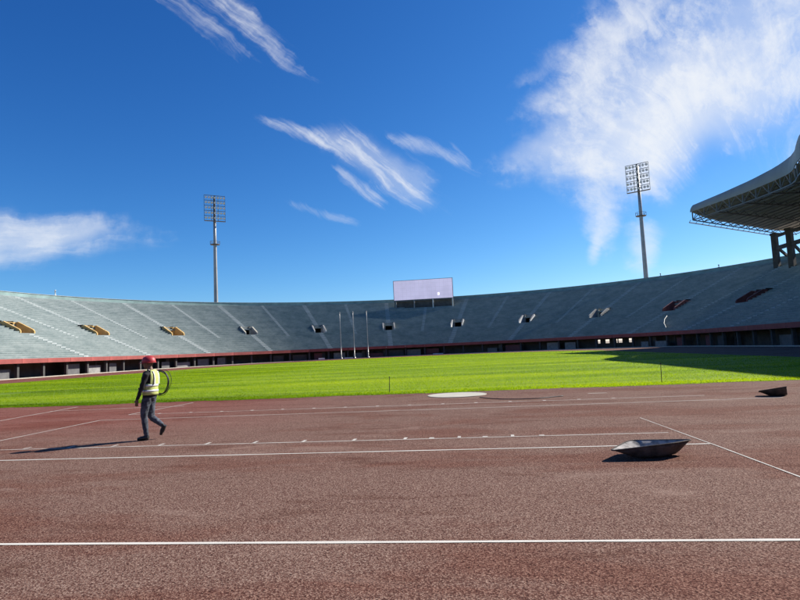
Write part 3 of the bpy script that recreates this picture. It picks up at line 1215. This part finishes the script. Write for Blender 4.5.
# ------------------------------------------------------------------ flag poles
for i, u in enumerate((-20.6, -17.2, -13.7)):
    lab = ['leftmost of three bare flagpoles before the far terrace', 'middle one of three bare flagpoles before the far terrace',
           'rightmost of three bare flagpoles, nearest the scoreboard'][i]
    t = thing('flagpole', lab, 'flagpole', (u, 144.0, 0), 0, 'flagpoles at the far end')
    t.rotation_euler = (0.0, R(-.4), 0)
    MB().lathe([(.30, 0), (.30, .35), (.10, .37), (.095, 4), (.08, 8), (.06, 11.5), (0, 11.55)], 12).build('pole', M['galv'], t, True)
    MB().lathe([(0, 11.52), (.12, 11.6), (.14, 11.7), (.08, 11.8), (0, 11.84)], 10).build('finial', M['galv'], t, True)
    MB().box((0, -.14, 1.3), (.1, .08, .3)).build('cleat', M['steel_dark'], t)

# ------------------------------------------------------------------ throwing circle
tc = thing('throwing_circle', 'pale concrete throwing circle lying between the runway and the grass', 'throwing circle', (12.98, 19.95, 0))
MB().lathe([(0, .012), (.95, .012), (.97, .0)], 64).build('slab', M['pale'], tc)
MB().lathe([(.97, -.01), (.97, .016), (.99, .016), (.99, -.01)], 64).build('rim_band', M['pale'], tc)

# hose lying on the track beside the circle
pts = [(13.75, 18.55), (14.1, 17.95), (14.4, 17.68), (14.9, 17.5), (15.4, 17.52), (15.9, 17.85), (16.3, 18.1)]
P = []
for i in range(len(pts) - 1):
    for k in range(6):
        f = k / 6
        p0, p1 = Vector(pts[i]), Vector(pts[i + 1])
        q = p0.lerp(p1, f)
        P.append((q.x + .03 * math.sin(5 * q.x), q.y, .018))
tag(MB().tube(P, .012, 8).build('hose', M['hose'], smooth=True), 'thin black hose lying curved on the track beside the pale circle', 'hose')

# stakes at the edge of the turf
for x, y, h, lab in ((10.34, 22.1, .62, 'thin dark stake in the grass edge left of the pale circle'),
                     (20.25, 22.2, .72, 'thin dark stake in the grass edge right of the pale circle')):
    t = thing('stake', lab, 'stake', (x, y, 0), 0, 'stakes at the turf edge')
    MB().tube([(0, 0, -.1), (.01, 0, h * .6), (.02, .005, h)], [.014, .013, .010], 8).build('rod', M['stick'], t)
    MB().tube([(.005, 0, h * .93), (.03, 0, h * .98)], [.02, .018], 8).build('cap', M['stick'], t)


# ------------------------------------------------------------------ mixing trays on the track
def tray(label, loc, rim, bot):
    """rim, bot: four corners (near-left, near-right, far-right, far-left), relative to loc; the pans are bent out of square"""
    t = thing('mixing_tray', label, 'tray', loc, 0, 'trays left on the track')
    rim = [Vector(p) - Vector(loc) for p in rim]
    bot = [Vector(p) - Vector(loc) for p in bot]

    def loop(k, inset, n=32, pw=11.0, dz=0.0):
        out = []
        q = [b.lerp(r, k) for b, r in zip(bot, rim)]
        for i in range(n):
            a = 2 * math.pi * i / n
            c_, s_ = math.cos(a), math.sin(a)
            x = math.copysign(abs(c_) ** (2 / pw), c_) * (1 - inset)
            y = math.copysign(abs(s_) ** (2 / pw), s_) * (1 - inset)
            A, B = (x + 1) / 2, (y + 1) / 2
            p = q[0].lerp(q[1], A).lerp(q[3].lerp(q[2], A), B)
            out.append((p.x, p.y, p.z + dz))
        return out
    n = 32
    ks = [(0, .12, 0), (.10, -.10, -.008), (.35, -.06, -.012), (.7, -.02, -.004), (1, 0, 0), (1, .03, -.001), (.7, .02, .002), (.35, -.02, .002), (.12, .0, .008), (.03, .2, .012)]
    loops = [loop(k, i_, n, 7.0, dz) for k, i_, dz in ks]
    vs = [p for l in loops for p in l]
    fs = []
    for i in range(len(loops) - 1):
        for k in range(n):
            fs.append((i * n + k, i * n + (k + 1) % n, (i + 1) * n + (k + 1) % n, (i + 1) * n + k))
    fs.append(tuple(range(n - 1, -1, -1)))
    fs.append(tuple((len(loops) - 1) * n + k for k in range(n)))
    pan = MB().add(vs, fs)
    for i in range(5 * n, len(fs)):
        pan.mi[i] = 1
    pan.mi[len(fs) - 2] = 0
    pan.build('pan', [M['tray'], M['tray_in']], t, True)
    pr = loop(1.0, 0, 64, 7.0)
    MB().tube(pr + [pr[0]], .010, 6, cap=False).build('rolled_rim', M['tray'], t, True)
    return t


tray('bent dark tray lying open on the near runway beside the crossing white lines', (16.1, 8.5, .004),
     [(15.44, 8.24, .125), (16.30, 8.30, .20), (16.66, 8.62, .19), (15.86, 8.86, .16)],
     [(15.90, 8.36, .006), (16.20, 8.41, .006), (16.36, 8.56, .006), (16.02, 8.62, .006)])
tray('dark tray lying tilted at the far end of the far runway, near the grass', (21.25, 16.3, .004),
     [(20.84, 16.14, .14), (21.42, 15.92, .25), (21.52, 16.34, .19), (20.98, 16.48, .08)],
     [(21.16, 16.30, .006), (21.50, 16.15, .006), (21.50, 16.30, .006), (21.24, 16.38, .006)])

# ------------------------------------------------------------------ the walking worker
person = thing('person', 'worker in red hard hat, lime vest and jeans walking left across the track', 'person', (6.98, 11.36, 0), math.pi + HEAD * .9)


def person_build():
    mb = MB()

    def loft(secs, n=18):
        """secs: (x, y, z, rx, ry)"""
        base = len(mb.v)
        for (x, y, z, rx, ry) in secs:
            for k in range(n):
                a = 2 * math.pi * k / n
                mb.v.append((x + rx * math.cos(a), y + ry * math.sin(a), z))
        for i in range(len(secs) - 1):
            for k in range(n):
                a = base + i * n + k
                b = base + i * n + (k + 1) % n
                mb.f.append((a, b, b + n, a + n))
                mb.mi.append(0)
        mb.f.append(tuple(base + k for k in range(n - 1, -1, -1)))
        e = base + (len(secs) - 1) * n
        mb.f.append(tuple(e + k for k in range(n)))
        mb.mi += [0, 0]

    # torso (facing +x), leaning slightly forward
    loft([(-.02, 0, .80, .10, .13), (-.03, 0, .86, .125, .165), (-.03, 0, .92, .125, .168), (-.03, 0, 1.0, .112, .150), (-.035, 0, 1.1, .117, .158),
          (-.04, 0, 1.2, .125, .172), (-.045, 0, 1.3, .120, .182), (-.05, 0, 1.37, .100, .172), (-.05, 0, 1.41, .075, .12), (-.045, 0, 1.435, .058, .068)])
    mb.tube([(-.045, 0, 1.39), (-.025, 0, 1.46), (-.01, 0, 1.52)], [.062, .056, .056], 14)
    # head
    loft([(.03, 0, 1.455, .045, .035), (.025, 0, 1.475, .066, .052), (.012, 0, 1.51, .084, .066), (0, 0, 1.55, .094, .073), (-.004, 0, 1.59, .098, .076),
          (-.008, 0, 1.63, .094, .074), (-.01, 0, 1.665, .070, .058), (-.01, 0, 1.68, .03, .025)], 20)
    mb.tube([(.088, 0, 1.575), (.108, 0, 1.545), (.098, 0, 1.528)], [.010, .017, .012], 8)         # nose
    mb.tube([(.088, -.022, 1.503), (.096, 0, 1.502), (.088, .022, 1.503)], [.006, .010, .006], 8)  # lips
    for s in (-1, 1):
        mb.tube([(-.01, s * .072, 1.535), (-.015, s * .086, 1.56), (-.012, s * .078, 1.585)], [.010, .016, .011], 8)  # ears
    # stance leg (left, nearer the viewer)
    mb.tube([(-.02, .085, .90), (.03, .09, .70), (.065, .09, .49), (.055, .09, .46), (.035, .092, .30), (.01, .095, .10)],
            [.098, .090, .066, .064, .060, .044], 16)
    mb.tube([(-.035, .095, .055), (.03, .097, .055), (.12, .10, .04), (.19, .102, .03)], [.044, .046, .044, .030], 12)
    # trailing leg (right)
    mb.tube([(-.03, -.085, .90), (.0, -.09, .70), (-.005, -.09, .47), (-.03, -.09, .43), (-.13, -.092, .36), (-.235, -.095, .275)],
            [.098, .090, .068, .066, .060, .045], 16)
    mb.tube([(-.29, -.095, .275), (-.262, -.097, .225), (-.225, -.10, .14), (-.195, -.102, .075)], [.040, .046, .044, .030], 12)
    # left arm hanging forward
    mb.tube([(-.05, .155, 1.37), (-.04, .205, 1.33), (.0, .228, 1.20), (.035, .235, 1.07), (.085, .232, .95), (.135, .222, .84)],
            [.062, .064, .054, .046, .042, .030], 14)
    # right arm, bent, steadying the hose
    mb.tube([(-.05, -.155, 1.37), (-.05, -.205, 1.33), (-.04, -.235, 1.20), (-.02, -.24, 1.08), (.07, -.235, 1.03), (.17, -.225, 1.02)],
            [.062, .064, .054, .046, .042, .030], 14)

    def hand(w, fwd, down, side):
        w, f, d, s = Vector(w), Vector(fwd).normalized(), Vector(down).normalized(), Vector(side).normalized()
        mb.tube([w - d * .01, w + d * .035, w + d * .075], [.027, .036, .034], 10, ell=[.7, .6, .6])
        lens = (.066, .076, .07, .055)
        for k in range(4):
            b = w + d * .068 + f * (-.027 + k * .018)
            tip = lens[3 - k] if side[1] > 0 else lens[3 - k]
            mb.tube([b, b + d * tip * .5 - s * .004, b + d * tip * .8 - s * .016, b + d * tip - s * .028], [.0095, .009, .0085, .007], 8)
        b = w + d * .022 + f * .026
        mb.tube([b, b + f * .022 + d * .022, b + f * .026 + d * .05 - s * .008], [.012, .0105, .008], 8)
    hand((.138, .220, .832), (.9, 0, .25), (.2, -.06, -1), (0, 1, 0))
    hand((.175, -.225, 1.02), (0, .2, 1), (1, .05, .1), (0, -1, 0))
    me = mb.mesh('body', [M['jacket'], M['jeans'], M['skin'], M['shoe']])
    tmp = bpy.data.objects.new('tmp_body', me)
    COL.objects.link(tmp)
    md = tmp.modifiers.new('r', 'REMESH')
    md.mode = 'VOXEL'
    md.voxel_size = 0.0075
    ms = tmp.modifiers.new('s', 'SMOOTH')
    ms.factor = 0.5
    ms.iterations = 3
    dg = bpy.context.evaluated_depsgraph_get()
    res = bpy.data.meshes.new_from_object(tmp.evaluated_get(dg))
    bpy.data.objects.remove(tmp, do_unlink=True)
    # folds in the cloth, then materials by region
    nv = len(res.vertices)
    co = np.empty(nv * 3, np.float32)
    no = np.empty(nv * 3, np.float32)
    res.vertices.foreach_get('co', co)
    res.vertex_normals.foreach_get('vector', no)
    co, no = co.reshape(-1, 3), no.reshape(-1, 3)
    x, y, z = co[:, 0], co[:, 1], co[:, 2]
    kk = np.where((z < .92) & (z > .08), .0022 * np.sin(47 * z + 60 * x + 35 * y) + .002 * np.sin(23 * z - 70 * x - 30 * y) + .0016 * np.sin(95 * z + 40 * y),
                  np.where((z >= .92) & (z < 1.40), .004 * np.sin(55 * z + 30 * x) + .003 * np.sin(33 * z - 40 * y), 0))
    res.vertices.foreach_set('co', (co + no * kk[:, None]).astype(np.float32).ravel())
    res.update()
    lh, rh = Vector((.155, .21, .77)), Vector((.25, -.22, 1.03))
    res.materials.clear()
    for m in (M['jacket'], M['jeans'], M['skin'], M['shoe']):
        res.materials.append(m)
    for p in res.polygons:
        c = p.center
        if (c - lh).length < .085 and abs(c.y) > .17 and c.z < .835:
            p.material_index = 2
        elif (c - rh).length < .09 and c.x > .17:
            p.material_index = 2
        elif c.z > 1.425:
            p.material_index = 2
        elif (c.z < .10 and c.x > -.1) or (c.x < -.19 and c.z < .31 and (c.x < -.245 or c.z < .245)):
            p.material_index = 3
        elif c.z < .865 and abs(c.y) < .19:
            p.material_index = 1
        else:
            p.material_index = 0
        p.use_smooth = True
    res.name = 'body'
    link('body', res, person)
    # eyes
    for s in (-1, 1):
        MB().lathe([(0, -.012), (.009, -.008), (.012, 0), (.009, .008), (0, .012)], 10, (.083, s * .03, 1.578)).build('eye', M['eye'], person, True)
    # hi-vis vest: open-sided shell over the torso
    secs = [(-.035, .915, .146, .188), (-.035, .97, .140, .182), (-.035, 1.05, .136, .178), (-.04, 1.15, .140, .185), (-.045, 1.25, .140, .192),
            (-.048, 1.33, .130, .190), (-.05, 1.39, .108, .165), (-.05, 1.425, .085, .115)]
    n = 40
    vm = MB()
    for (x, z, rx, ry) in secs:
        for k in range(n):
            a = 2 * math.pi * k / n
            ru = 1 + .02 * math.sin(a * 7 + z * 9) * (1.45 - z)
            vm.v.append((x + rx * math.cos(a) * ru, ry * math.sin(a) * ru, z - .012 * math.cos(a * 3) * (z < .9)))
    for i in range(len(secs) - 1):
        for k in range(n):
            a = 2 * math.pi * (k + .5) / n
            zc = (secs[i][1] + secs[i + 1][1]) / 2
            if zc > 1.16 and abs(math.sin(a)) > .90 and zc < 1.41:
                continue          # armholes
            vm.f.append((i * n + k, i * n + (k + 1) % n, (i + 1) * n + (k + 1) % n, (i + 1) * n + k))
            vm.mi.append(0)
    vest = vm.build('vest', M['vest'], person, True)
    so = vest.modifiers.new('t', 'SOLIDIFY')
    so.thickness = .006
    so.offset = 1

    def band(z, rx, ry, h, x=-.036):
        b = MB()
        for zz in (z, z + h):
            for k in range(n):
                a = 2 * math.pi * k / n
                ru = 1 + .02 * math.sin(a * 7 + zz * 9) * (1.45 - zz)
                b.v.append((x + (rx + .008) * math.cos(a) * ru, (ry + .008) * math.sin(a) * ru, zz))
        for k in range(n):
            b.f.append((k, (k + 1) % n, (k + 1) % n + n, k + n))
            b.mi.append(0)
        o = b.build('reflective_band', M['tape'], vest, True)
        s_ = o.modifiers.new('t', 'SOLIDIFY')
        s_.thickness = .003
    band(.975, .1405, .183, .045)
    band(1.085, .139, .182, .045, -.038)
    # shoulder braces of tape
    for s in (-1, 1):
        pts = []
        for z, rx, ry in ((1.13, .140, .185), (1.25, .142, .192), (1.33, .132, .190), (1.39, .112, .168)):
            pts.append((-.047 - (rx + .012) * math.cos(math.asin(min(1, .10 / ry))), s * .10, z))
        pts.append((-.05, s * .11, 1.432))
        for z, rx, ry in ((1.39, .112, .168), (1.33, .132, .190), (1.25, .142, .192), (1.13, .140, .185)):
            pts.append((-.045 + (rx + .012) * math.cos(math.asin(min(1, .10 / ry))), s * .10, z))
        b = MB()
        for p in pts:
            b.v += [(p[0], p[1] - .022, p[2]), (p[0], p[1] + .022, p[2])]
        for i in range(len(pts) - 1):
            b.f.append((2 * i, 2 * i + 1, 2 * i + 3, 2 * i + 2))
            b.mi.append(0)
        b.build('shoulder_tape', M['tape'], vest)
    # hard hat
    h = MB()
    nn = 28
    prof = [(1.0, 0), (.99, .03), (.93, .07), (.78, .105), (.5, .130), (.2, .140), (0.01, .142)]
    for rr, z in prof:
        for k in range(nn):
            a = 2 * math.pi * k / nn
            ridge = .006 * max(0, 1 - abs(math.sin(a)) * 6) if z > .05 else 0
            h.v.append((-.006 + .143 * rr * math.cos(a), .120 * rr * math.sin(a), 1.575 + z * .98 + ridge))
    for i in range(len(prof) - 1):
        for k in range(nn):
            h.f.append((i * nn + k, i * nn + (k + 1) % nn, (i + 1) * nn + (k + 1) % nn, (i + 1) * nn + k))
            h.mi.append(0)
    hat = h.build('hard_hat', M['helmet'], person, True)
    s_ = hat.modifiers.new('t', 'SOLIDIFY')
    s_.thickness = .004
    br = MB()
    for rr, dz in ((.97, 0.004), (1.0, -.004)):
        for k in range(nn):
            a = 2 * math.pi * k / nn
            e = 1.10 + .30 * max(0, math.cos(a)) ** 3 if rr == 1.0 else .97
            br.v.append((-.006 + .143 * e * math.cos(a), .120 * e * math.sin(a), 1.577 + dz - (.012 * max(0, math.cos(a)) if rr == 1 else 0)))
    for k in range(nn):
        br.f.append((k, (k + 1) % nn, (k + 1) % nn + nn, k + nn))
        br.mi.append(0)
    bo = br.build('brim', M['helmet'], hat, True)
    s_ = bo.modifiers.new('t', 'SOLIDIFY')
    s_.thickness = .004


person_build()
# coil of hose over the far shoulder
coil = thing('hose_coil', 'black hose coiled over the shoulder of the walking worker', 'hose', tuple(person.location), person.rotation_euler.z)
for j, (rad, dx, dy, ph, tr_) in enumerate(((.250, .03, 0, 0, .012), (.258, .025, -.018, .5, .011), (.285, .0, -.03, 1.2, .006))):
    pts = []
    for k in range(49):
        a = 2 * math.pi * k / 48
        wob = 1 + .05 * math.sin(2 * a + 2.1 * ph) + .03 * math.sin(3 * a + 5 * ph)
        pts.append((-.13 + dx + rad * wob * .74 * math.cos(a), -.285 + dy + .02 * math.sin(2 * a + ph) + (.06 * max(0, math.sin(a)) ** 4), 1.15 + rad * wob * math.sin(a)))
    MB().tube(pts, tr_, 8, cap=False).build('hose_loop', M['hose'], coil, True)

# ------------------------------------------------------------------ small things on the bowl
def on_terrace(st, r):
    k = math.floor((r - ROW_R0) / DR)
    p = st.p(ROW_R0 + k * DR + .45, ROW_Z0 + (k + 1) * DZ)
    return p


p = St('far', R(164.5)).p(85.5, 17.76)
t = thing('rim_post', 'short white post on the rim of the sunlit terrace at the left', 'post', p)
MB().lathe([(.12, 0), (.12, 1.1), (.16, 1.1), (.16, 1.25), (0, 1.27)], 10).build('post_shaft', M['white'], t, True)
MB().box((0, 0, .03), (.4, .4, .06)).build('base_plate', M['white'], t)
for a, lab in ((43.8, 'small dark post on the rim just left of the right floodlight mast'),
               (33.4, 'small dark post on the rim right of the right floodlight mast')):
    p = St('far', R(a)).p(85.5, 17.76)
    t = thing('rim_post', lab, 'post', p, 0, 'posts on the shaded rim')
    MB().lathe([(.08, 0), (.08, .4), (.16, .45), (.16, .65), (0, .7)], 10).build('post_shaft', M['steel_dark'], t, True)
    MB().box((0, 0, .03), (.4, .4, .06)).build('base_plate', M['steel_dark'], t)
# pale hose hanging down the tiers under the right-hand maroon vomitory
P = []
for k in range(20):
    f = k / 19
    r = 58.1 - 6.3 * f
    st = St('far', R(float(np.interp(r, [51.79, 54.15, 56.26, 58.09], [18.77, 22.6, 24.92, 26.16]))))
    P.append(Vector(st.p(r, terr_z(r) + .42)))
tag(MB().tube(P, .06, 8).build('hose', M['cream'], smooth=True), 'pale hose hanging down the shaded tiers below the maroon vomitory', 'hose')
# low white boards leaning in the recess and on the far apron
for i, (a, r, w, h, lab) in enumerate(((120.5, 49.6, 1.6, .5, 'low white board on the apron left of the flagpoles'),
                                       (112.5, 49.5, 2.2, .35, 'low white board on the apron just behind the leftmost flagpole'),
                                       (86.0, 49.5, 2.6, .35, 'low white board on the apron below the scoreboard'))):
    st = St('far', R(a))
    t = thing('white_board', lab, 'board', st.p(r, 0), st.rotz(), 'white boards on the far apron')
    MB().box((0, 0, h / 2), (.06, w, h), Matrix.Rotation(R(-8), 3, 'Y')).build('board_face', M['white'], t)
    for s in (-1, 1):
        MB().beam((.0, s * w * .4, h * .8), (.3, s * w * .4, 0), .05).build('prop', M['conc'], t)
